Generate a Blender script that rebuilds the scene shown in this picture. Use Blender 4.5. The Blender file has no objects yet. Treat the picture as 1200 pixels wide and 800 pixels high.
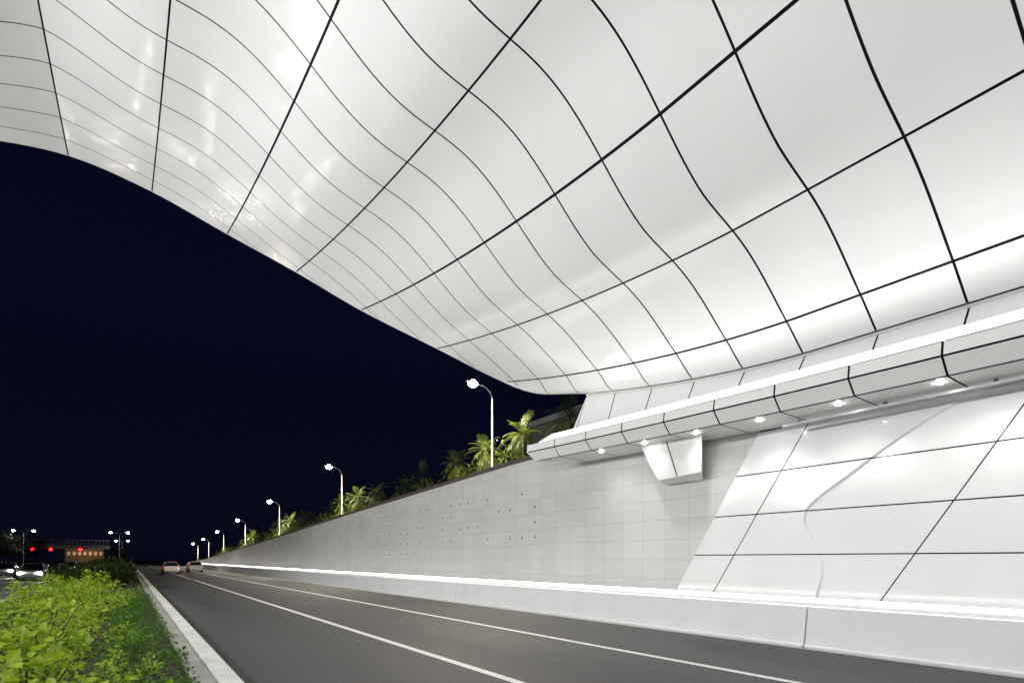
import bpy, bmesh, math, random
from mathutils import Vector, Matrix
random.seed(7)
C = bpy.context.scene.collection
R = math.radians

# ------------------------------------------------------------------ helpers
class MB:
    def __init__(s): s.v=[]; s.f=[]; s.mi=[]
    def add(s, vs, fs, mi=0):
        b=len(s.v); s.v += [tuple(p) for p in vs]
        for f in fs: s.f.append(tuple(i+b for i in f)); s.mi.append(mi)
    def quad(s,a,b,c,d,mi=0): s.add([a,b,c,d],[(0,1,2,3)],mi)
    def box(s,x0,x1,y0,y1,z0,z1,mi=0):
        s.add([(x0,y0,z0),(x1,y0,z0),(x1,y1,z0),(x0,y1,z0),(x0,y0,z1),(x1,y0,z1),(x1,y1,z1),(x0,y1,z1)],
              [(0,3,2,1),(4,5,6,7),(0,1,5,4),(1,2,6,5),(2,3,7,6),(3,0,4,7)],mi)
    def prism(s,prof,y0,y1,mi=0):
        n=len(prof)
        vs=[(x,y0,z) for x,z in prof]+[(x,y1,z) for x,z in prof]
        fs=[(i,(i+1)%n,n+(i+1)%n,n+i) for i in range(n)]
        fs.append(tuple(range(n-1,-1,-1))); fs.append(tuple(range(n,2*n)))
        s.add(vs,fs,mi)
    def tube(s,pts,rad,n=8,mi=0,cap=True):
        pts=[Vector(p) for p in pts]
        if not hasattr(rad,'__len__'): rad=[rad]*len(pts)
        vs=[];fs=[]
        for i,p in enumerate(pts):
            a=pts[max(0,i-1)]; b=pts[min(len(pts)-1,i+1)]
            t=(b-a).normalized()
            ref=Vector((0,1,0)) if abs(t.y)<.9 else Vector((1,0,0))
            u=t.cross(ref).normalized(); w=t.cross(u)
            for k in range(n):
                an=2*math.pi*k/n
                vs.append(p+(u*math.cos(an)+w*math.sin(an))*rad[i])
        for i in range(len(pts)-1):
            for k in range(n):
                fs.append((i*n+k,i*n+(k+1)%n,(i+1)*n+(k+1)%n,(i+1)*n+k))
        if cap:
            fs.append(tuple(range(n-1,-1,-1))); m=(len(pts)-1)*n; fs.append(tuple(range(m,m+n)))
        s.add(vs,fs,mi)
    def ell(s,c,r,nu=12,nv=7,mi=0):
        vs=[];fs=[]
        for j in range(nv+1):
            th=math.pi*j/nv
            for i in range(nu):
                ph=2*math.pi*i/nu
                vs.append((c[0]+r[0]*math.sin(th)*math.cos(ph),c[1]+r[1]*math.sin(th)*math.sin(ph),c[2]+r[2]*math.cos(th)))
        for j in range(nv):
            for i in range(nu):
                fs.append((j*nu+i,(j+1)*nu+i,(j+1)*nu+(i+1)%nu,j*nu+(i+1)%nu))
        s.add(vs,fs,mi)
    def mesh(s,name,mats,smooth=False,clean=False):
        me=bpy.data.meshes.new(name); me.from_pydata(s.v,[],s.f)
        if not isinstance(mats,(list,tuple)): mats=[mats]
        for m in mats: me.materials.append(m)
        me.polygons.foreach_set('material_index',s.mi)
        if smooth: me.polygons.foreach_set('use_smooth',[True]*len(s.f))
        me.update()
        if clean:
            bm=bmesh.new(); bm.from_mesh(me)
            bmesh.ops.remove_doubles(bm,verts=bm.verts,dist=.002)
            bmesh.ops.dissolve_degenerate(bm,edges=bm.edges,dist=.002)
            bm.to_mesh(me); bm.free()
        return me
    def build(s,name,mats,parent=None,smooth=False,clean=False,bevel=0):
        o=bpy.data.objects.new(name,s.mesh(name,mats,smooth,clean)); C.objects.link(o)
        if parent: o.parent=parent
        if bevel:
            b=o.modifiers.new('bevel','BEVEL'); b.width=bevel; b.segments=2; b.limit_method='ANGLE'
        return o

def tag(o,label,cat,group=None):
    o['label']=label; o['category']=cat
    if group: o['group']=group
    return o
def thing(name,label,cat,loc=(0,0,0),rz=0,group=None):
    o=bpy.data.objects.new(name,None); C.objects.link(o); o.location=loc; o.rotation_euler=(0,0,rz)
    o.empty_display_size=.2
    return tag(o,label,cat,group)
def structure(o): o['kind']='structure'; return o
def dup(root,loc,rz=0,sc=1,label=None):
    r=root.copy(); C.objects.link(r); r.location=loc; r.rotation_euler=(0,0,rz); r.scale=(sc,sc,sc)
    if label: r['label']=label
    for ch in list(root.children):
        c=ch.copy(); C.objects.link(c); c.parent=r
        for g in list(ch.children):
            d=g.copy(); C.objects.link(d); d.parent=c
    return r
ORD=['nearest','second','third','fourth','fifth','sixth','seventh','eighth','ninth','tenth','eleventh','twelfth','thirteenth','fourteenth','fifteenth','sixteenth','seventeenth','eighteenth','nineteenth','twentieth','twenty-first','twenty-second','twenty-third','twenty-fourth','twenty-fifth','twenty-sixth','twenty-seventh','twenty-eighth','twenty-ninth','thirtieth']

def lerp_tab(xs,ys,x):
    if x<=xs[0]: return ys[0]
    if x>=xs[-1]: return ys[-1]
    for i in range(len(xs)-1):
        if x<=xs[i+1]:
            t=(x-xs[i])/(xs[i+1]-xs[i]); return ys[i]+(ys[i+1]-ys[i])*t
def cub(xs,ys,x):
    n=len(xs)
    if x<=xs[0]: return ys[0]
    if x>=xs[-1]: return ys[-1]
    def m(i):
        if i==0: return (ys[1]-ys[0])/(xs[1]-xs[0])
        if i==n-1: return (ys[-1]-ys[-2])/(xs[-1]-xs[-2])
        return (ys[i+1]-ys[i-1])/(xs[i+1]-xs[i-1])
    for i in range(n-1):
        if x<=xs[i+1]:
            h=xs[i+1]-xs[i]; t=(x-xs[i])/h
            return ((2*t**3-3*t*t+1)*ys[i]+(t**3-2*t*t+t)*h*m(i)+(-2*t**3+3*t*t)*ys[i+1]+(t**3-t*t)*h*m(i+1))

# ------------------------------------------------------------------ materials
def new_mat(name):
    m=bpy.data.materials.new(name); m.use_nodes=True
    nt=m.node_tree; return m,nt,nt.nodes['Principled BSDF']
def noise_mat(name,c1,c2,scale=4,rough=.5,rough2=None,bump=0,bscale=None,stretch=None,spec=.5,coat=0,detail=4,metal=0,grain=0,gscale=150):
    m,nt,p=new_mat(name); N=nt.nodes; L=nt.links
    tc=N.new('ShaderNodeTexCoord'); mp=N.new('ShaderNodeMapping')
    if stretch: mp.inputs['Scale'].default_value=stretch
    L.new(tc.outputs['Object'],mp.inputs['Vector'])
    nz=N.new('ShaderNodeTexNoise'); nz.inputs['Scale'].default_value=scale; nz.inputs['Detail'].default_value=detail
    L.new(mp.outputs['Vector'],nz.inputs['Vector'])
    cr=N.new('ShaderNodeValToRGB'); cr.color_ramp.elements[0].position=.3; cr.color_ramp.elements[1].position=.7
    cr.color_ramp.elements[0].color=(*c1,1); cr.color_ramp.elements[1].color=(*c2,1)
    L.new(nz.outputs['Fac'],cr.inputs['Fac']); out=cr.outputs['Color']
    if grain:
        g=N.new('ShaderNodeTexNoise'); g.inputs['Scale'].default_value=gscale; g.inputs['Detail'].default_value=2
        L.new(tc.outputs['Object'],g.inputs['Vector'])
        mr=N.new('ShaderNodeMapRange'); mr.inputs['From Min'].default_value=.3; mr.inputs['From Max'].default_value=.7
        mr.inputs['To Min'].default_value=1-grain; mr.inputs['To Max'].default_value=1+grain
        L.new(g.outputs['Fac'],mr.inputs['Value'])
        vm=N.new('ShaderNodeVectorMath'); vm.operation='SCALE'; L.new(out,vm.inputs[0]); L.new(mr.outputs[0],vm.inputs['Scale']); out=vm.outputs[0]
    L.new(out,p.inputs['Base Color'])
    p.inputs['Roughness'].default_value=rough; p.inputs['Specular IOR Level'].default_value=spec
    p.inputs['Coat Weight'].default_value=coat; p.inputs['Metallic'].default_value=metal
    if rough2 is not None:
        mr=N.new('ShaderNodeMapRange'); mr.inputs['To Min'].default_value=rough; mr.inputs['To Max'].default_value=rough2
        mr.inputs['From Min'].default_value=.3; mr.inputs['From Max'].default_value=.7
        L.new(nz.outputs['Fac'],mr.inputs['Value']); L.new(mr.outputs['Result'],p.inputs['Roughness'])
    if bump:
        n2=N.new('ShaderNodeTexNoise'); n2.inputs['Scale'].default_value=bscale or scale; n2.inputs['Detail'].default_value=2 if bump<.1 else 3
        L.new(tc.outputs['Object'] if grain else mp.outputs['Vector'],n2.inputs['Vector'])
        b=N.new('ShaderNodeBump'); b.inputs['Strength'].default_value=bump; b.inputs['Distance'].default_value=.02
        L.new(n2.outputs['Fac'],b.inputs['Height']); L.new(b.outputs['Normal'],p.inputs['Normal'])
    return m
def emit_mat(name,col,st):
    m,nt,p=new_mat(name)
    p.inputs['Base Color'].default_value=(*col,1); p.inputs['Emission Color'].default_value=(*col,1); p.inputs['Emission Strength'].default_value=st
    return m
def leaf_mat(name,c1,c2,scale=9):
    m=noise_mat(name,c1,c2,scale,.45,spec=.3)
    nt=m.node_tree; p=nt.nodes['Principled BSDF']; out=nt.nodes['Material Output']
    tr=nt.nodes.new('ShaderNodeBsdfTranslucent'); mx=nt.nodes.new('ShaderNodeMixShader'); mx.inputs[0].default_value=.35
    src=p.inputs['Base Color'].links[0].from_socket
    nt.links.new(src,tr.inputs['Color']); nt.links.new(p.outputs[0],mx.inputs[1]); nt.links.new(tr.outputs[0],mx.inputs[2]); nt.links.new(mx.outputs[0],out.inputs['Surface'])
    return m
def tile_mat(name,c1,c2,mortar):
    m,nt,p=new_mat(name); N=nt.nodes; L=nt.links
    tc=N.new('ShaderNodeTexCoord'); sp=N.new('ShaderNodeSeparateXYZ'); cb=N.new('ShaderNodeCombineXYZ')
    L.new(tc.outputs['Object'],sp.inputs[0]); L.new(sp.outputs['Y'],cb.inputs['X']); L.new(sp.outputs['Z'],cb.inputs['Y'])
    br=N.new('ShaderNodeTexBrick'); br.offset=0; br.squash=1
    br.inputs['Scale'].default_value=1; br.inputs['Brick Width'].default_value=.9; br.inputs['Row Height'].default_value=.6
    br.inputs['Mortar Size'].default_value=.007; br.inputs['Mortar Smooth'].default_value=.1; br.inputs['Bias'].default_value=0
    br.inputs['Color1'].default_value=(*c1,1); br.inputs['Color2'].default_value=(*c2,1); br.inputs['Mortar'].default_value=(*mortar,1)
    L.new(cb.outputs[0],br.inputs['Vector'])
    nz=N.new('ShaderNodeTexNoise'); nz.inputs['Scale'].default_value=60; nz.inputs['Detail'].default_value=6
    n2=N.new('ShaderNodeTexNoise'); n2.inputs['Scale'].default_value=.5; n2.inputs['Detail'].default_value=4
    for n in (nz,n2): L.new(tc.outputs['Object'],n.inputs['Vector'])
    ad=N.new('ShaderNodeMath'); ad.operation='ADD'; L.new(nz.outputs['Fac'],ad.inputs[0]); L.new(n2.outputs['Fac'],ad.inputs[1])
    mr=N.new('ShaderNodeMapRange'); mr.inputs['From Min'].default_value=.6; mr.inputs['From Max'].default_value=1.4; mr.inputs['To Min'].default_value=.9; mr.inputs['To Max'].default_value=1.08
    L.new(ad.outputs[0],mr.inputs['Value'])
    mx=N.new('ShaderNodeVectorMath'); mx.operation='SCALE'; L.new(br.outputs['Color'],mx.inputs[0]); L.new(mr.outputs[0],mx.inputs['Scale'])
    L.new(mx.outputs[0],p.inputs['Base Color']); p.inputs['Roughness'].default_value=.5
    b=N.new('ShaderNodeBump'); b.inputs['Strength'].default_value=.12; b.inputs['Distance'].default_value=.01
    L.new(nz.outputs['Fac'],b.inputs['Height']); L.new(b.outputs[0],p.inputs['Normal'])
    return m

M={}
M['panel']=noise_mat('white_panel',(.78,.785,.78),(.82,.825,.82),.5,.12,.18,bump=.04,bscale=.5,spec=.5,coat=.08)
M['panel2']=noise_mat('white_wall_panel',(.74,.75,.75),(.78,.79,.79),.8,.13,.18,bump=.01,bscale=.8,coat=.4)
M['lip']=noise_mat('white_fascia_panel',(.80,.80,.79),(.83,.83,.82),.8,.35)
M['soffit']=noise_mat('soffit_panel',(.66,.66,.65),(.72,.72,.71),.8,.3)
M['joint']=noise_mat('dark_joint',(.006,.006,.007),(.012,.012,.012),3,.8,spec=.1)
M['roof']=noise_mat('roof_grey',(.12,.12,.12),(.18,.18,.18),1,.7)
M['asphalt']=noise_mat('asphalt',(.041,.041,.046),(.064,.064,.072),.6,.58,.75,bump=.6,bscale=45,stretch=(1,.05,1),spec=.45,detail=6,grain=.45,gscale=38)
M['paint']=noise_mat('road_paint',(.6,.6,.58),(.82,.82,.8),9,.6,grain=.12,gscale=30)
M['concrete']=noise_mat('white_barrier_concrete',(.78,.79,.79),(.84,.85,.85),1.2,.5,bump=.05,bscale=30,detail=6)
M['kerb']=noise_mat('kerb_concrete',(.25,.25,.23),(.38,.38,.35),2.5,.75,bump=.2,bscale=30,detail=8)
M['kerbw']=noise_mat('white_kerb_edge',(.52,.52,.50),(.70,.70,.67),2.5,.65,bump=.15,bscale=30,detail=8)
M['soil']=noise_mat('soil',(.03,.022,.014),(.06,.045,.03),5,.95)
M['ground']=noise_mat('ground_dark',(.02,.024,.016),(.04,.045,.03),.3,.9)
M['tile']=tile_mat('grey_wall_tile',(.55,.545,.535),(.59,.585,.575),(.36,.36,.35))
M['tile2']=tile_mat('pale_wall_tile',(.56,.555,.545),(.60,.595,.585),(.38,.38,.37))
M['hole']=noise_mat('dark_hole',(.09,.09,.09),(.13,.13,.13),4,.8)
M['coping']=noise_mat('brown_coping',(.05,.035,.03),(.09,.06,.05),3,.6)
M['metal']=noise_mat('grey_metal',(.30,.30,.31),(.40,.40,.41),3,.4,metal=.3)
M['pole']=noise_mat('lamp_pole_grey',(.10,.10,.105),(.15,.15,.155),3,.45,metal=.3)
M['dmetal']=noise_mat('dark_metal',(.05,.05,.055),(.09,.09,.095),3,.5)
M['glass']=noise_mat('dark_glass',(.01,.012,.015),(.02,.022,.025),3,.08)
M['tyre']=noise_mat('tyre_rubber',(.015,.015,.015),(.03,.03,.03),6,.8)
M['rim']=noise_mat('wheel_rim',(.4,.4,.42),(.5,.5,.52),4,.3,metal=.8)
M['stone']=noise_mat('building_stone',(.05,.049,.048),(.09,.088,.085),1.5,.8)
M['brown']=noise_mat('brown_wall',(.22,.15,.10),(.30,.21,.14),.8,.8)
M['trunk']=noise_mat('palm_trunk',(.06,.045,.03),(.12,.09,.06),8,.9,stretch=(1,1,5))
M['stem']=noise_mat('shrub_stem',(.05,.04,.02),(.09,.08,.03),8,.8)
M['palm']=leaf_mat('palm_leaf',(.05,.085,.012),(.14,.17,.03),1.6)
M['palmd']=leaf_mat('dark_palm_leaf',(.02,.035,.01),(.05,.07,.02),3)
M['lime']=leaf_mat('lime_leaf',(.14,.32,.015),(.50,.62,.045),2.2)
M['green']=leaf_mat('green_leaf',(.035,.12,.012),(.12,.28,.025),3)
M['cover']=leaf_mat('ground_cover_leaf',(.025,.08,.012),(.10,.22,.03),1.6)
M['cove']=emit_mat('cove_light',(1,.99,.97),.85)
M['strip']=emit_mat('strip_light',(1,.98,.95),5)
M['down']=emit_mat('downlight_lens',(1,.98,.93),60)
M['lamp']=emit_mat('street_lamp_lens',(1,.95,.85),220)
M['head']=emit_mat('headlight_lens',(1,.94,.82),150)
M['tail']=emit_mat('tail_lens',(1,.02,.01),1.6)
M['red']=emit_mat('red_signal_lens',(1,.012,.006),12)
M['warm']=emit_mat('warm_window',(1,.70,.42),.15)

# ------------------------------------------------------------------ canopy surface
AX=-1.9
HX=[-1.9,.8,3.5,5.9,8.2,10.4,12.4,12.8,13.1]
HP=[14.9,14.1,12.75,11.4,10.07,8.65,7.2,6.86,6.6]
HY=[27.5,27.5,27.0,25.2,23.7,20.9,19.0,17.3,14.9]
HZ=[17.2,16.8,15.7,14.0,12.4,10.36,8.86,8.06,7.52]
flip=lambda a:[2*AX-x for x in a[:0:-1]]+a
mir=lambda a:a[:0:-1]+a
TX=flip(HX)
CP,CY,CZ=mir(HP),mir(HY),mir(HZ)
CX=flip([-1.9,.8,3.5,5.9,8.2,10.4,12.4,13.1])
def Yend(x): return cub(TX,CY,x)
def Zc(x,y):
    p=cub(TX,CP,x); ye=Yend(x); t=(y-7)/(ye-7)
    xa=AX+abs(x-AX)
    tt=max(0,min(1,t)); env=max(0,min(1,(y-0)/6))*(1-tt**2)
    rip=0
    if xa<12.4: rip=-.27*math.sin(2*math.pi*(xa-8.2)/4.7)*env*min(1,(12.4-xa)/3)
    if t<=0: return p+rip
    return p+rip+(cub(TX,CZ,x)-p)*min(t,1)**1.6
STEP=1.575; Y0=4.08
rows=[Y0+STEP*k for k in range(-9,17)]

can=thing('canopy','sweeping white panelled canopy curving over the road, dark joints between its panels','canopy',(0,0,0))
mb=MB(); bk=MB(); rf=MB()
G=.022
for ci in range(len(CX)-1):
    xa,xb=CX[ci],CX[ci+1]
    for ri in range(len(rows)-1):
        ya,yb=rows[ri],rows[ri+1]
        if ya>max(Yend(xa),Yend(xb),Yend((xa+xb)/2))-.05: continue
        for (dst,dz,g) in ((mb,0,G),(bk,.035,-.002)):
            nu,nv=(14,6)
            vs=[];fs=[]
            for i in range(nu+1):
                x=xa+g+(xb-xa-2*g)*i/nu
                ye=Yend(x)-(0 if dst is mb else .01)
                for j in range(nv+1):
                    y=min(ya+g+(yb-ya-2*g)*j/nv,ye)
                    vs.append((x,y,Zc(x,y)+dz))
            for i in range(nu):
                for j in range(nv):
                    a=i*(nv+1)+j; fs.append((a,a+1,a+nv+2,a+nv+1))
            dst.add(vs,fs)
mb.build('panel_cladding',M['panel'],can,True,True)
bk.build('joint_backing',M['joint'],can,True,True)
N=80
xs=[CX[0]+(CX[-1]-CX[0])*i/N for i in range(N+1)]
vs=[];fs=[]
ny=20
for x in xs:
    for j in range(ny+1):
        y=rows[0]+(Yend(x)-rows[0])*j/ny
        vs.append((x,y,Zc(x,y)+.9-.5*(j/ny)**4))
for i in range(N):
    for j in range(ny):
        a=i*(ny+1)+j; fs.append((a,a+1,a+ny+2,a+ny+1))
rf.add(vs,fs)
rf.build('roof_shell',M['roof'],can,True)
ed=MB()
for i in range(N):
    a,b=xs[i],xs[i+1]
    ed.quad((a,Yend(a)+.004,Zc(a,Yend(a))),(b,Yend(b)+.004,Zc(b,Yend(b))),(b,Yend(b)+.004,Zc(b,Yend(b))+.41),(a,Yend(a)+.004,Zc(a,Yend(a))+.41))
ed.build('edge_fascia',M['panel'],can,True)
for s in (1,-1):
    lp=MB(); e=13.1
    ny=60; vs=[];fs=[]
    prof=[(0.0,0.0),(.05,-.045),(.11,-.055),(.16,-.02),(.18,.06),(.17,.16)]
    for j in range(ny+1):
        y=rows[0]+(14.9-rows[0])*j/ny; z=Zc(13.1,y)
        for dx,dz in prof:
            x=e+.012+dx*.8; vs.append((x if s>0 else 2*AX-x,y,z+dz-.005))
    n=len(prof)
    for j in range(ny):
        for k in range(n-1): fs.append((j*n+k,j*n+k+1,(j+1)*n+k+1,(j+1)*n+k))
    lp.add(vs,fs); lp.build('rolled_lip',M['soffit'],can,True)

# ------------------------------------------------------------------ ledge with cove and soffit
rise=lambda y: .24*(max(0,y-3)/13.0)**1.6
def make_ledge(name,label,mirror=False):
    th=thing(name,label,'ledge')
    fx=(lambda x:2*AX-x) if mirror else (lambda x:x)
    top=lambda y: Zc(13.1,y)+.06
    prof=[(13.24,None,14.9),(12.86,6.06,15.3),(12.44,6.00,15.9),(12.16,5.69,16.5),(11.94,5.66,16.7),(11.90,5.38,16.7),(12.16,5.07,16.5),(13.42,5.02,15.6)]
    kinds=['parapet','dark','cove','lip','lip','lip','soffit']
    dst={k:MB() for k in ('parapet','lip','cove','soffit')}; back=MB()
    def P(k,y):
        x,z,ye=prof[k]; yy=min(y,ye)
        return Vector((fx(x),yy,top(yy) if z is None else z+rise(yy)))
    for k in range(len(prof)-1):
        kd=kinds[k]
        for ri in range(len(rows)-1):
            ya,yb=rows[ri],rows[ri+1]
            ymax=max(prof[k][2],prof[k+1][2])
            if ya>ymax-.05: continue
            a,b,c,d=P(k,ya),P(k+1,ya),P(k+1,yb),P(k,yb)
            n=(b-a).cross(d-a)
            if n.length<1e-6: n=(c-b).cross(d-c)
            n.normalize()
            cen=(a+b)/2; inside=Vector((fx(14.5),ya,5.45))
            if (inside-cen).dot(n)<0: n=-n
            back.quad(*(q+n*.03 for q in (a,b,c,d)))
            if kd=='dark': continue
            g=.02 if kd!='cove' else .006
            sub=4 if kd!='soffit' else 2
            vs=[];fs=[]
            L=(b-a).length; gu=min(.2,g/L)
            for i in range(2):
                u=gu if i==0 else 1-gu
                for j in range(sub+1):
                    y=ya+g+(yb-ya-2*g)*j/sub
                    vs.append(P(k,y)*(1-u)+P(k+1,y)*u)
            for j in range(sub): fs.append((j,j+1,sub+2+j,sub+1+j))
            dst[kd].add(vs,fs)
    dst['parapet'].build('parapet_panels',M['panel'],th,clean=True)
    dst['lip'].build('lip_panels',M['lip'],th,clean=True)
    dst['cove'].build('cove_light',M['cove'],th,clean=True)
    dst['soffit'].build('soffit_panels',M['soffit'],th,clean=True)
    back.build('joint_backing',M['joint'],th,clean=True)
    cap=MB(); pts=[P(k,99) for k in range(len(prof))]+[Vector((fx(13.42),14.9,top(14.9)))]
    cen=Vector((fx(12.8),15.5,5.85))
    for i in range(len(pts)): cap.add([cen,pts[i],pts[(i+1)%len(pts)]],[(0,1,2)])
    cap.build('end_cap',M['panel'],th)
    return th
make_ledge('lit_ledge','long white panelled ledge above the road wall with a glowing cove strip and soffit lights')
make_ledge('lit_ledge','white panelled ledge on the far left side of the canopy, outside the picture',True)

# downlights
dl=[4.29+1.815*k for k in range(-3,6)]
sz=lambda y: 5.056+rise(y)
first=None
dlabel=['round soffit downlight beyond the right picture edge, %s from the road end'%o for o in ('first','second','third')]+['round white downlight in the ledge soffit, %s from the right edge'%o for o in ('first','second','third','fourth','fifth','sixth')]
for i,y in enumerate(dl):
    if first is None:
        first=thing('downlight',dlabel[0],'downlight',(12.42,y,sz(y)),0,'downlights along the ledge soffit')
        a=MB(); a.tube([(0,0,.03),(0,0,-.006)],[.08,.078],20); a.build('trim_ring',M['metal'],first)
        a=MB(); a.tube([(0,0,-.007),(0,0,-.028)],[.066,.056],20); a.build('lens',M['down'],first)
    else: dup(first,(12.42,y,sz(y)),label=dlabel[i])

t=thing('cable_tray','slim grey metal cable tray fixed under the ledge soffit','cable tray',(12.9,0,4.95))
a=MB(); a.box(-.05,.05,1.5,7.6,-.03,.03); a.build('tray_body',M['metal'],t,bevel=.006)
for y in (1.8,3.6,5.4,7.2):
    a=MB(); a.box(-.03,.03,y-.03,y+.03,.031,.075); a.build('hanger_clip',M['dmetal'],t)

t=thing('wall_bracket','white faceted bracket block hanging below the far end of the ledge','bracket',(0,0,0))
a=MB()
topq=[(12.74,9.8,5.2),(13.47,10.3,5.2),(13.47,12.3,5.2),(12.74,12.0,5.2)]
botq=[(12.84,9.88,4.16),(13.47,10.3,4.04),(13.47,11.6,4.04),(12.84,11.4,4.10)]
a.add(topq+botq,[(0,1,2,3),(7,6,5,4),(0,4,5,1),(1,5,6,2),(2,6,7,3),(3,7,4,0)])
a.build('bracket_body',M['soffit'],t,bevel=.008)
a=MB(); a.tube([(12.735,11.0,5.15),(12.832,10.7,4.14)],.012,6); a.build('joint_line',M['joint'],t)

# ------------------------------------------------------------------ white panel wall
ww=thing('panelled_wall','glossy white panel wall with slanted joints under the ledge at right','wall',(0,0,0))
TOPY=[8.66,7.36,3.15,-1.0,-5.2,-9.5]
ZR=[-.05,.88,1.92,2.96,4.0,5.06]
cz=[-.1,.9,1.6,2.1,2.7,3.1,3.74,4.38,4.78,5.1]
cyv=[7.3,7.07,6.92,7.08,7.34,7.2,6.26,5.26,4.5,3.75]
def wallx(y,z):
    d=y-cub(cz,cyv,z)
    t=max(0,min(1,d/.025)); t=t*t*(3-2*t)
    return 13.43-.05*t*math.exp(-max(0,d)/1.6)
pw=MB(); pb=MB()
sl=lambda z:(4.92-z)*.64
for ci in range(len(TOPY)-1):
    ta,tb=TOPY[ci],TOPY[ci+1]
    for ri in range(len(ZR)-1):
        za,zb=ZR[ri]+.014,ZR[ri+1]-.014
        n=int((ta-tb)/.012); nv=40
        if tb<0: n=8;nv=6
        vs=[];fs=[]
        for i in range(n+1):
            for j in range(nv+1):
                z=za+(zb-za)*j/nv
                y=ta-.015+(tb-ta+.03)*i/n+sl(z)
                vs.append((wallx(y,z),y,z))
        for i in range(n):
            for j in range(nv):
                q=i*(nv+1)+j; fs.append((q,q+1,q+nv+2,q+nv+1))
        pw.add(vs,fs)
pw.build('wall_panels',M['panel2'],ww,True)
pb.quad((13.46,-10,-.05),(13.46,8.66+sl(-.05),-.05),(13.46,8.66+sl(5.06),5.06),(13.46,-10,5.06))
pb.build('joint_backing',M['joint'],ww)

# ------------------------------------------------------------------ grey retaining wall
WY=[-10,18.7,42,78,136,170]; WZ=[5.87,5.87,5.1,3.75,1.8,1.1]
wt=lambda y: lerp_tab(WY,WZ,y)
gw=thing('retaining_wall','long grey tiled retaining wall running along the road into the distance','wall')
a=MB()
a.add([(13.55,18.3,-.02),(13.55,15.3,5.87),(13.55,18.7,5.87)],[(0,1,2)])
a.add([(13.55,18.3,-.02),(13.55,18.7,5.87),(13.55,22.7,wt(22.7)),(13.55,22.7,-.02)],[(0,1,2,3)])
for k in range(36):
    y0,y1=22.7+4*k,26.7+4*k
    a.quad((13.55,y0,-.02),(13.55,y0,wt(y0)),(13.55,y1,wt(y1)),(13.55,y1,-.02))
a.build('tile_cladding',M['tile'],gw)
a=MB(); a.quad((13.49,11.75,-.02),(13.49,8.1,5.87),(13.49,15.3,5.87),(13.49,18.3,-.02))
a.quad((13.49,18.3,-.02),(13.49,15.3,5.87),(13.55,15.3,5.87),(13.55,18.3,-.02))
a.build('tile_cladding',M['tile2'],gw)
a=MB()
for k in range(40):
    y0,y1=8+4*k,12+4*k
    z0,z1=wt(y0)+.003,wt(y1)+.003
    a.add([(13.44,y0,z0),(13.95,y0,z0),(13.95,y0,z0+.14),(13.44,y0,z0+.14),(13.44,y1,z1),(13.95,y1,z1),(13.95,y1,z1+.14),(13.44,y1,z1+.14)],[(0,1,5,4),(1,2,6,5),(2,3,7,6),(3,0,4,7)])
a.build('coping',M['coping'],gw)
a=MB()
rnd=random.Random(3)
for k in range(20,56):
    y=(k+.5)*.9
    for r in (3,4,5,6,7):
        z=(r+.5)*.6
        if rnd.random()<.62 and z<wt(y)-.5 and not (r==6 and k%3==0) and not (r==3 and k<32):
            vs=[(13.546,y+.055*math.cos(q*math.pi/5),z+.055*math.sin(q*math.pi/5)) for q in range(10)]
            a.add(vs,[tuple(range(10))])
a.build('hole_pattern',M['hole'],gw)

# ------------------------------------------------------------------ setting
a=MB(); a.quad((-900,-60,-.06),(900,-60,-.06),(900,1500,-.06),(-900,1500,-.06)); structure(a.build('ground',M['ground']))
a=MB(); a.quad((1.2,-30,0),(13.6,-30,0),(13.6,700,0),(1.2,700,0)); structure(a.build('road',M['asphalt']))
a=MB(); a.quad((-16,-30,0),(-4.2,-30,0),(-4.2,310,0),(-16,310,0)); structure(a.build('opposite_road',M['asphalt']))
a=MB()
for x,w in ((4.73,.16),(8.08,.16),(11.28,.07)):
    a.quad((x-w/2,-30,.005),(x+w/2,-30,.005),(x+w/2,500,.005),(x-w/2,500,.005))
for x in (-8,-12): a.quad((x-.07,-30,.005),(x+.07,-30,.005),(x+.07,300,.005),(x-.07,300,.005))
structure(a.build('road_markings',M['paint']))
a=MB()
for k in range(-20,200): a.box(1.0,1.26,k*1.2+.004,k*1.2+1.196,-.05,.20,1); a.box(.72,.99,k*1.2+.008,k*1.2+1.192,-.05,.16,0)
structure(a.build('kerb',[M['kerb'],M['kerbw']],bevel=.012))
a=MB(); a.box(-4.2,-3.9,-30,300,-.05,.18); structure(a.build('opposite_kerb',M['kerb']))
a=MB(); a.quad((-3.9,-30,.10),(.73,-30,.10),(.73,400,.10),(-3.9,400,.10)); structure(a.build('median_soil',M['soil']))
a=MB()
for y0,y1 in zip([-10]+WY[1:-1],WY[1:]):
    a.quad((13.95,y0,wt(y0)-.02),(140,y0,wt(y0)-.02),(140,y1,wt(y1)-.02),(13.95,y1,wt(y1)-.02))
structure(a.build('terrace_ground',M['ground']))
a=MB(); a.quad((-90,-30,-.02),(-17.2,-30,-.02),(-17.2,400,-.02),(-90,400,-.02)); structure(a.build('verge',M['ground']))

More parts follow.
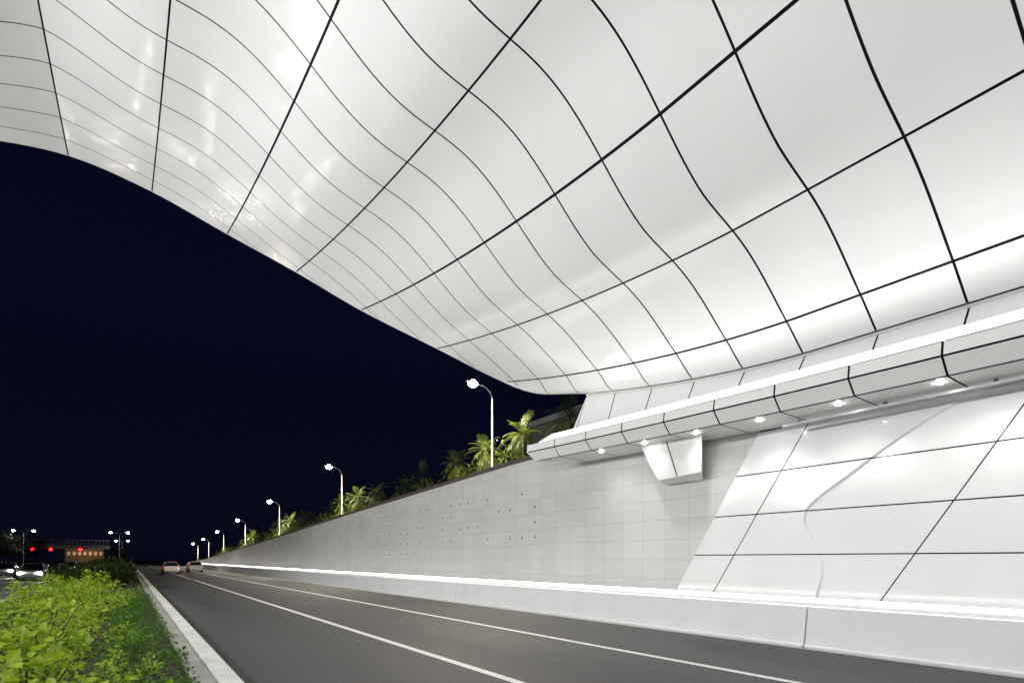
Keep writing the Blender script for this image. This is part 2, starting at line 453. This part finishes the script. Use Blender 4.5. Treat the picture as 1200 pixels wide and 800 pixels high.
# ------------------------------------------------------------------ barriers and strip light
prof=[(11.40,-.02),(11.40,.05),(11.45,.07),(11.58,.83),(11.84,.83),(11.86,-.02)]
for k in range(11):
    y0=-8.7+15*k+.015; y1=y0+14.97
    lab='white concrete road barrier at the right picture edge, nearest of the row' if k==0 else 'white concrete road barrier below the grey wall, %s in the row from the right edge'%ORD[k]
    a=MB(); a.prism(prof,y0,y1)
    o=a.build('road_barrier',M['concrete'],bevel=.012); tag(o,lab,'barrier','concrete barriers along the road')
t=thing('strip_light','glowing white strip light running behind the top of the road barrier','strip light')
a=MB(); a.box(11.90,12.04,-9,156,-.02,.90); a.build('housing',M['concrete'],t)
a=MB(); a.box(11.91,12.03,-9,156,.902,.985); a.build('diffuser',M['strip'],t)

# ------------------------------------------------------------------ street lamps
def lamp_parts(th,h,arm=1.0,double=False):
    a=MB(); a.tube([(0,0,0),(0,0,.25),(0,0,.26),(0,0,h-.55)],[.09,.09,.055,.038],10); a.build('pole',M['pole'],th,True)
    for sgn in ((-1,1) if double else (-1,)):
        pts=[(0,0,h-.56),(sgn*.12*arm,0,h-.28),(sgn*.4*arm,0,h-.08),(sgn*.8*arm,0,h),(sgn*arm,0,h+.02)]
        a=MB(); a.tube(pts,[.038,.036,.032,.028,.026],8); a.build('arm',M['pole'],th,True)
        hx=sgn*(arm+.2)
        a=MB(); a.ell((hx,0,h+.05),(.36,.17,.075)); hd=a.build('lamp_head',M['metal'],th,True)
        a=MB(); a.ell((hx-.03*sgn,0,h-.03),(.26,.2,.18)); a.build('lens',M['lamp'],hd,True)
g='street lamps along the wall top'
l0=None
for k in range(7):
    y=24+24*k; z=wt(y)-.03
    lab='%s street lamp standing on top of the grey wall, lit, with a single curved arm'%ORD[k]
    if l0 is None:
        l0=thing('street_lamp',lab,'street lamp',(15,y,z),0,g); lamp_parts(l0,4.7,.95)
    else: dup(l0,(15,y,z),label=lab)
    ld=bpy.data.lights.new('street_lamp_glow','SPOT'); ld.energy=4500; ld.spot_size=R(165); ld.spot_blend=.5; ld.color=(1,.90,.68); ld.shadow_soft_size=.15
    lo=bpy.data.objects.new('street_lamp_glow',ld); C.objects.link(lo); lo.location=(15-1.12,y,z+4.42)
d0=None
for k,(x,y) in enumerate(((-1.6,150),(-1.6,215),(-17.5,108),(-17.5,150))):
    lab=('twin arm street lamp on the far median, '+('nearer of the two' if k==0 else 'farther of the two')) if k<2 else ('twin arm street lamp beyond the opposite road at left, '+('nearer one' if k==2 else 'farther one'))
    if d0 is None: d0=thing('street_lamp',lab,'street lamp',(x,y,0),0,'far twin street lamps'); lamp_parts(d0,7.6,1.4,True)
    else: dup(d0,(x,y,0),label=lab)

# ------------------------------------------------------------------ palms
def palm_meshes(seed,h,r,leaf):
    rnd=random.Random(seed)
    tm=MB(); bend=rnd.uniform(-.12,.12)
    pts=[(bend*(i/6)**2,0,h*i/6) for i in range(7)]
    tm.tube(pts,[.15,.12,.105,.10,.095,.09,.11],9)
    cm=MB(); top=Vector(pts[-1])
    nf=28
    for f in range(nf):
        az=f*2.399+rnd.uniform(-.2,.2); el=R(82-125*(f/nf))+rnd.uniform(-.15,.15)
        L=r*rnd.uniform(.8,1.15); p=top.copy(); d=Vector((math.cos(az)*math.cos(el),math.sin(az)*math.cos(el),math.sin(el)))
        n=14
        for i in range(n):
            d=(d+Vector((0,0,-.11))).normalized(); q=p+d*(L/n)
            side=d.cross(Vector((0,0,1))); side=side.normalized() if side.length>.01 else Vector((1,0,0))
            up=side.cross(d)
            cm.add([p-side*.008,p+side*.008,q+side*.008,q-side*.008],[(0,1,2,3)])
            if i>2:
                ll=.36*r*math.sin(math.pi*min(1,(i-1.2)/(n-.6)))**.6
                for sg in (-1,1):
                    tip=p+(side*sg*.75+d*.75-Vector((0,0,.35))+up*.1).normalized()*ll*rnd.uniform(.8,1.15)
                    w=d*.022
                    mid=(p+tip)/2+up*.03
                    cm.add([p-w*.6,mid-w,tip,mid+w,p+w*.6],[(0,1,2,3,4)])
            p=q
    return tm.mesh('palm_trunk',M['trunk'],True),cm.mesh('palm_crown',leaf)
pv=[palm_meshes(s,2.0,1.15,M['palm']) for s in (1,2,3)]
pd=[palm_meshes(s,2.0,1.15,M['palmd']) for s in (5,6)]
def palm(x,y,sc,src,lab,rz):
    t=thing('palm_tree',lab,'palm tree',(x,y,wt(y)-.05),rz,'palms on the wall top'); t.scale=(sc,sc,sc)
    for nm,me in zip(('trunk','crown'),src):
        o=bpy.data.objects.new(nm,me); C.objects.link(o); o.parent=t
pal=[(16.0,22.6,1.04,0,0,'bright green palm on the wall top just right of the nearest street lamp'),
     (15.9,26.1,1.0,1,0,'yellow green palm on the wall top just left of the nearest street lamp'),
     (16.2,30.2,.96,2,0,'small palm on the wall top, second left of the nearest street lamp'),
     (16.3,34.8,.96,0,1,'dim dark palm on the wall top, third left of the nearest street lamp'),
     (16.9,39.2,.96,1,1,'dim dark palm on the wall top, fourth left of the nearest street lamp'),
     (16.0,43,.96,1,0,'lit palm on the wall top just right of the second street lamp'),
     (16.0,46.9,1.0,2,0,'lit palm on the wall top behind the second street lamp'),
     (16.0,51.5,1.0,0,0,'pale green palm on the wall top just left of the second street lamp'),
     (16.8,57,1.0,0,1,'dark palm on the wall top midway between second and third street lamps'),
     (16.0,65,1.05,1,0,'palm on the wall top just right of the third street lamp'),
     (16.0,70.5,1.1,2,0,'palm on the wall top behind the third street lamp'),
     (16.2,77,1.1,0,0,'palm on the wall top just left of the third street lamp'),
     (16.4,88,1.15,1,1,'dark palm on the wall top just right of the fourth street lamp'),
     (16.2,97,1.15,2,0,'far palm on the wall top just left of the fourth street lamp'),
     (18.2,21.9,1.42,0,1,'tall dark palm beside the far end of the lit ledge'),
     (18.6,34.0,1.05,0,1,'dark palm set back between the second and third palms left of the nearest street lamp')]
for i,(x,y,sc,v,dk,lab) in enumerate(pal):
    palm(x,y,sc,(pd[v%2] if dk else pv[v]),lab,i*1.3)

# leaf bushes
def leaf(mb,p,d,up,L,W):
    s=d.cross(up)
    if s.length<.05: s=Vector((1,0,0))
    s.normalize(); n=s.cross(d)
    a=p; m1=p+d*L*.35; m2=p+d*L*.7; t=p+d*L-n*L*.12
    mb.add([a,m1+s*W*.5+n*W*.12,m2+s*W*.36+n*W*.06,t,m2-s*W*.36+n*W*.06,m1-s*W*.5+n*W*.12,m1-n*0,m2-n*.02*L],
           [(0,1,6),(1,2,7,6),(2,3,7),(0,6,5),(6,7,4,5),(7,3,4)])
def bush_meshes(seed,h,r,nl,LL,mat,tight=.2):
    rnd=random.Random(seed); mb=MB(); st=MB()
    cl=[]
    for k in range(17):
        az=rnd.uniform(0,6.283); rr=r*math.sqrt(rnd.random())*1.1
        zz=h*(rnd.uniform(.3,1.35) if k<12 else rnd.uniform(.2,.5))*(1-.35*(rr/r)**2)
        c=Vector((rr*math.cos(az),rr*math.sin(az),zz)); cl.append(c)
        st.tube([(c.x*.15,c.y*.15,0),(c.x*.6,c.y*.6,zz*.55),tuple(c)],[.014,.010,.005],5)
    for i in range(nl):
        c=rnd.choice(cl); o=Vector((rnd.gauss(0,1),rnd.gauss(0,1),rnd.gauss(0,.9)))*r*tight
        p=c+o
        if p.z<.03: p.z=rnd.uniform(.03,.3)
        d=(o.normalized()*.7+Vector((rnd.uniform(-1,1),rnd.uniform(-1,1),rnd.uniform(-.5,.6)))).normalized()
        L=LL*rnd.uniform(.45,1.35)
        leaf(mb,p,d,Vector((rnd.uniform(-.8,.8),rnd.uniform(-.8,.8),1)).normalized(),L,L*.6)
    return st.mesh('bush_stems',M['stem']),mb.mesh('bush_leaves',mat)
LB=[bush_meshes(s,.82,.62,520,.10,M['lime'],.15) for s in (11,12,13,14)]
GB=[bush_meshes(s,.75,.6,900,.07,M['green']) for s in (21,22,23)]
def shrub(x,y,sc,src,lab,rz,grp,z=.1):
    t=thing('shrub',lab,'shrub',(x,y,z),rz,grp); t.scale=(sc,sc,sc*1.0)
    for nm,me in zip(('stems','leaves'),src):
        o=bpy.data.objects.new(nm,me); C.objects.link(o); o.parent=t
rnd=random.Random(5)
y=3.6
for k in range(22):
    shrub(-.9-.012*y+rnd.uniform(-.4,.4),y,rnd.uniform(.5,1.22),LB[k%4],'bright lime leafy shrub in the right row of the median hedge, %s from the camera'%ORD[k],rnd.uniform(0,6),'lime shrubs in the right row of the median')
    y+=1.12+.045*y
y=5.2
for k in range(22):
    shrub(-1.95-.02*y+rnd.uniform(-.35,.35),y,rnd.uniform(.55,1.12),(LB if k%4 else GB)[k%3],'leafy shrub in the left row of the median hedge, %s from the camera'%ORD[k],rnd.uniform(0,6),'shrubs in the left row of the median')
    y+=1.2+.045*y
y=4.6
for k in range(16):
    shrub(.05+rnd.uniform(-.2,.15),y,rnd.uniform(.33,.68),(GB if k%3 else LB)[k%3],'low green shrub beside the kerb, %s from the camera'%ORD[k],rnd.uniform(0,6),'green shrubs beside the kerb')
    y+=1.0+.05*y
a=MB()
for i in range(17000):
    yy=2.2+28*rnd.random()**1.8
    xx=.77-rnd.random()**1.3*2.6
    hh=.22+.16*math.sin(yy*1.9+xx*2)+.1*math.sin(yy*4.3-xx*5)
    z=.1+rnd.random()*hh*min(1,(.87-xx)/.35+.2)
    d=Vector((rnd.uniform(-1,1),rnd.uniform(-1,1),rnd.uniform(-.1,.9))).normalized(); L=rnd.uniform(.035,.085)
    leaf(a,Vector((xx,yy,z)),d,Vector((rnd.uniform(-.5,.5),rnd.uniform(-.5,.5),1)).normalized(),L,L*.65)
o=a.build('ground_cover',M['cover']); tag(o,'low dark green leafy ground cover between the shrubs and the kerb','ground cover'); o['kind']='stuff'
a=MB()
for i in range(14000):
    yy=40+110*rnd.random()**1.3
    xx=.35-rnd.random()*4.0
    z=.1+(1.45+.35*math.sin(yy*.9+xx))*math.sqrt(rnd.random())*(1-.12*abs(xx+1.0))
    d=Vector((rnd.uniform(-1,1),rnd.uniform(-1,1),rnd.uniform(-.3,.9))).normalized(); L=rnd.uniform(.2,.35)
    leaf(a,Vector((xx,yy,z)),d,Vector((0,0,1)),L,L*.6)
o=a.build('far_hedge',M['palmd']); tag(o,'dark far hedge on the median running to the horizon','hedge'); o['kind']='stuff'
a=MB()
for i in range(20000):
    yy=19+110*rnd.random(); xx=14.4+rnd.random()*2.5
    z=wt(yy)+rnd.random()*max(.3,.9+.55*math.sin(yy*.6)+.4*math.sin(yy*1.7))
    d=Vector((rnd.uniform(-1,1),rnd.uniform(-1,1),rnd.uniform(-.3,.9))).normalized(); L=rnd.uniform(.12,.24)
    leaf(a,Vector((xx,yy,z)),d,Vector((0,0,1)),L,L*.5)
o=a.build('terrace_planting',M['palm']); tag(o,'low yellow green planting along the top of the grey wall','planting'); o['kind']='stuff'

# far roadside trees at the left
def tree_meshes(seed):
    rnd=random.Random(seed); tm=MB(); cm=MB()
    tm.tube([(0,0,0),(.1,0,1.6),(.0,.1,3.2)],[.2,.15,.1],8)
    cl=[]
    for k in range(14):
        az=rnd.uniform(0,6.28); rr=1.9*math.sqrt(rnd.random()); zz=rnd.uniform(2.4,6.0)
        c=Vector((rr*math.cos(az),rr*math.sin(az),zz)); cl.append(c)
        tm.tube([(0,.05,2.0),(c.x*.5,c.y*.5,2+(zz-2)*.6),tuple(c)],[.08,.05,.02],5)
    for i in range(1500):
        c=rnd.choice(cl); p=c+Vector((rnd.gauss(0,1),rnd.gauss(0,1),rnd.gauss(0,.8)))*.5
        d=Vector((rnd.uniform(-1,1),rnd.uniform(-1,1),rnd.uniform(-.6,.6))).normalized(); L=rnd.uniform(.2,.36)
        leaf(cm,p,d,Vector((rnd.uniform(-.5,.5),rnd.uniform(-.5,.5),1)).normalized(),L,L*.6)
    return tm.mesh('tree_trunk',M['trunk'],True),cm.mesh('tree_crown',M['palmd'])
TB=[tree_meshes(31),tree_meshes(32)]
for k,(x,y,sc) in enumerate(((-19.5,112,1.0),(-20.5,128,.9),(-19.6,150,1.1),(-20.4,175,1.1),(-21,205,1.2),(-2.2,168,.75),(-2.0,185,.8),(-2.4,205,.85))):
    lab=('dark roadside tree left of the opposite road, %s from the camera'%ORD[k]) if k<5 else ('small dark tree on the far median, %s of three from the camera'%ORD[k-5])
    t=thing('roadside_tree',lab,'tree',(x,y,0),k*1.1,'dark trees in the far left distance'); t.scale=(sc,sc,sc)
    for nm,me in zip(('trunk','crown'),TB[k%2]):
        o=bpy.data.objects.new(nm,me); C.objects.link(o); o.parent=t

# ------------------------------------------------------------------ buildings
t=thing('stone_building','dark stone building behind the palms above the far end of the ledge','building',(0,0,0))
a=MB(); a.box(24,44,12,33,5.5,11.2); a.build('walls',M['stone'],t)
a=MB(); a.box(23.8,44.2,11.8,33.2,11.203,11.6); a.build('roof',M['roof'],t)
for k in range(5):
    yy=14+k*4
    a=MB(); a.box(23.93,23.995,yy,yy+1.6,7,9.2); w=a.build('window',M['dmetal'],t)
    a=MB(); a.box(23.90,23.925,yy+.12,yy+1.48,7.12,9.08); a.build('pane',M['glass'],w)
t=thing('roadside_building','small warm lit brown building beyond the far footbridge','building',(0,0,0))
a=MB(); a.box(-24,-9.5,330,340,-.05,7.0); a.build('walls',M['brown'],t)
a=MB(); a.box(-24.4,-9.1,329.6,340.4,7.003,7.6); a.build('roof',M['roof'],t)
for k in range(7):
    x=-23.3+k*2.0
    a=MB(); a.box(x,x+1.3,329.93,329.995,3.6,5.4); w=a.build('window',M['dmetal'],t)
    a=MB(); a.box(x+.1,x+1.2,329.90,329.925,3.7,5.3); a.build('pane',M['warm'],w)

# ------------------------------------------------------------------ cars
def car(x,y,rz,paint,lab):
    pm=noise_mat('car_paint',paint,tuple(c*1.1 for c in paint),2,.25,coat=.5)
    t=thing('car',lab,'car',(x,y,.005),rz,None)
    st=[(-2.22,.42,.78,.70),(-2.12,.28,.98,.82),(-1.4,.22,1.02,.88),(-.5,.2,1.0,.9),(.6,.2,.97,.9),(1.3,.22,.92,.88),(1.95,.26,.80,.83),(2.22,.40,.62,.68)]
    a=MB(); vs=[];fs=[]
    for (yy,zb,zt,hw) in st:
        h=zt-zb
        ring=[(-hw*.9,zb),(hw*.9,zb),(hw,zb+h*.3),(hw,zb+h*.72),(hw*.86,zt),(-hw*.86,zt),(-hw,zb+h*.72),(-hw,zb+h*.3)]
        vs+=[(p,yy,q) for p,q in ring]
    n=8
    for i in range(len(st)-1):
        for k in range(n): fs.append((i*n+k,i*n+(k+1)%n,(i+1)*n+(k+1)%n,(i+1)*n+k))
    fs.append(tuple(range(n-1,-1,-1))); fs.append(tuple(range(len(st)*n-n,len(st)*n)))
    a.add(vs,fs); a.build('body',pm,t,bevel=.03)
    a=MB(); b0=[(-.78,-1.75,.99),(.78,-1.75,.99),(.78,1.05,.93),(-.78,1.05,.93)]; b1=[(-.6,-1.15,1.43),(.6,-1.15,1.43),(.6,.2,1.43),(-.6,.2,1.43)]
    a.add(b0+b1,[(0,1,5,4),(1,2,6,5),(2,3,7,6),(3,0,4,7),(4,5,6,7)]); a.build('window_glass',M['glass'],t)
    a=MB(); r0=[(-.62,-1.2,1.432),(.62,-1.2,1.432),(.62,.24,1.432),(-.62,.24,1.432)]; r1=[(-.52,-1.0,1.48),(.52,-1.0,1.48),(.52,.08,1.48),(-.52,.08,1.48)]
    a.add(r0+r1,[(3,2,1,0),(0,1,5,4),(1,2,6,5),(2,3,7,6),(3,0,4,7),(4,5,6,7)])
    for sx in (-1,1):
        for (p,q) in (((.79,-1.75,1.0),(.61,-1.15,1.44)),((.79,1.05,.94),(.61,.2,1.44)),((.79,-.3,.97),(.61,-.4,1.44))):
            a.tube([(sx*p[0],p[1],p[2]),(sx*q[0],q[1],q[2])],.035,6)
    a.build('roof',pm,t)
    for sx in (-1,1):
        for yy in (-1.35,1.35):
            a=MB(); a.tube([(sx*.70,yy,.32),(sx*.91,yy,.32)],.32,18); w=a.build('wheel',M['tyre'],t)
            a=MB(); a.tube([(sx*.905,yy,.32),(sx*.925,yy,.32)],.2,12); a.build('rim',M['rim'],w)
        a=MB(); a.ell((sx*.58,2.13,.66),(.2,.12,.11)); a.build('headlight',M['head'],t,True)
        a=MB(); a.ell((sx*.66,-2.15,.84),(.11,.07,.06)); a.build('tail_light',M['tail'],t,True)
        a=MB(); a.ell((sx*.93,.75,.98),(.10,.06,.07)); a.build('mirror',pm,t,True)
    a=MB(); a.box(-.26,.26,2.2,2.235,.38,.5); a.build('number_plate',M['paint'],t)
    return t
car(4.2,80,0,(.8,.8,.8),'white car driving away in the left lane of the near road')
car(7.8,92,0,(.75,.75,.76),'pale silver car driving away in the middle lane of the near road')
car(7.0,128,0,(.35,.03,.03),'red car farther off in the middle lane of the near road')
car(-6.6,62,math.pi,(.6,.6,.6),'pale car with bright headlights on the opposite road, nearest the median')
car(-10.2,76,math.pi,(.3,.3,.32),'grey car on the opposite road in the middle lane')
car(-10.0,102,math.pi,(.05,.05,.06),'black car on the opposite road behind the grey one')
car(-6.6,98,math.pi,(.7,.7,.7),'white car far back on the opposite road beside the median')
car(-13.6,96,math.pi,(.4,.38,.3),'beige car on the outer lane of the opposite road')

# ------------------------------------------------------------------ far footbridge and signals
t=thing('footbridge','grey footbridge crossing the opposite road in the far distance','bridge',(0,235,0))
a=MB(); a.box(-34,-5,-1.6,1.6,5.2,6.4); a.build('deck',M['metal'],t)
for yy in (-1.55,1.55):
    a=MB(); a.box(-34,-5,yy-.05,yy+.05,8.0,8.2)
    for k in range(29): a.box(-34+k,-33.88+k,yy-.04,yy+.04,6.4,8.0)
    for k in range(14): a.tube([(-33+2*k,yy,6.4),(-32+2*k,yy,8.0),(-31+2*k,yy,6.4)],.07,5)
    a.build('railing',M['metal'],t)
for x in (-33,-18,-6):
    a=MB(); a.box(x-.5,x+.5,-.8,.8,-.05,5.2); a.build('pier',M['stone'],t)
for k,x in enumerate((-25,-20.5,-13)):
    s=thing('traffic_signal','red traffic signal hanging at the far footbridge, %s from the left'%('first','second','third')[k],'traffic signal',(x,233,5.0),0,'red signals at the footbridge')
    a=MB(); a.box(-.5,.5,-.15,.15,-.7,.7); a.build('housing',M['dmetal'],s,bevel=.03)
    a=MB(); a.ell((0,-.2,.0),(.45,.1,.45)); a.build('red_lens',M['red'],s,True)

# ------------------------------------------------------------------ lights
def aim(o,d): o.rotation_euler=Vector(d).to_track_quat('-Z','Y').to_euler()
def area(name,loc,d,along,w,e,col=(1,.99,.98)):
    l=bpy.data.lights.new(name,'AREA'); l.shape='RECTANGLE'; l.size=along; l.size_y=w; l.energy=e; l.color=col
    o=bpy.data.objects.new(name,l); C.objects.link(o); o.location=loc
    z=-Vector(d).normalized(); x=Vector((0,1,0)); yv=z.cross(x)
    o.rotation_euler=Matrix((x,yv,z)).transposed().to_euler(); return o
def spot(name,loc,d,e,size,rad,col=(1,.995,.985)):
    l=bpy.data.lights.new(name,'SPOT'); l.energy=e; l.spot_size=R(size); l.spot_blend=.8; l.shadow_soft_size=rad; l.color=col
    o=bpy.data.objects.new(name,l); C.objects.link(o); o.location=loc; aim(o,d); return o
area('cove_uplight',(12.0,4,5.96),(-.45,0,.9),23,.25,190)
area('gutter_fill',(12.55,50,.3),(-.35,0,1),118,.7,170)  # added fill with no fixture, brightens the ledge lip from below
for k in range(8): spot('opposite_canopy_fill',(-15.6,-6+7*k,1.1),(1,.15,1.15),3000,98,.08)  # unseen spots added out of view to even out the canopy light
for k in range(10): spot('opposite_wall_fill',(-11,-8+6*k,8.3),(1,0,-.25),1850,140,.10)  # invented out-of-view spots, added to lift wall, barrier, road and hedge
for y in dl: spot('downlight_beam',(12.42,y,sz(y)-.05),(0,0,-1),75,140,.06,(1,.98,.94))
l=bpy.data.lights.new('building_lamp','POINT'); l.energy=1500; l.color=(1,.75,.5); l.shadow_soft_size=.3
o=bpy.data.objects.new('building_lamp',l); C.objects.link(o); o.location=(-16,320,7)

# ------------------------------------------------------------------ sky
w=bpy.data.worlds.new('World'); bpy.context.scene.world=w; w.use_nodes=True
nt=w.node_tree; bg=nt.nodes['Background']
tc=nt.nodes.new('ShaderNodeTexCoord'); sp=nt.nodes.new('ShaderNodeSeparateXYZ'); cr=nt.nodes.new('ShaderNodeValToRGB')
nt.links.new(tc.outputs['Generated'],sp.inputs[0]); nt.links.new(sp.outputs['Z'],cr.inputs['Fac'])
e=cr.color_ramp.elements; e[0].position=0; e[0].color=(.0022,.0026,.0090,1); e[1].position=.7; e[1].color=(.0013,.0023,.0125,1)
nt.links.new(cr.outputs['Color'],bg.inputs['Color']); bg.inputs['Strength'].default_value=1

# ------------------------------------------------------------------ camera
cd=bpy.data.cameras.new('camera'); co=bpy.data.objects.new('camera',cd); C.objects.link(co)
cd.sensor_width=36; cd.lens=20; cd.shift_y=.2125; cd.clip_end=3000; cd.clip_start=.05
co.location=(0,0,1.8); co.rotation_euler=(R(90),0,R(-34))
sc=bpy.context.scene; sc.camera=co
sc.view_settings.view_transform='Standard'; sc.view_settings.look='None'; sc.view_settings.exposure=0
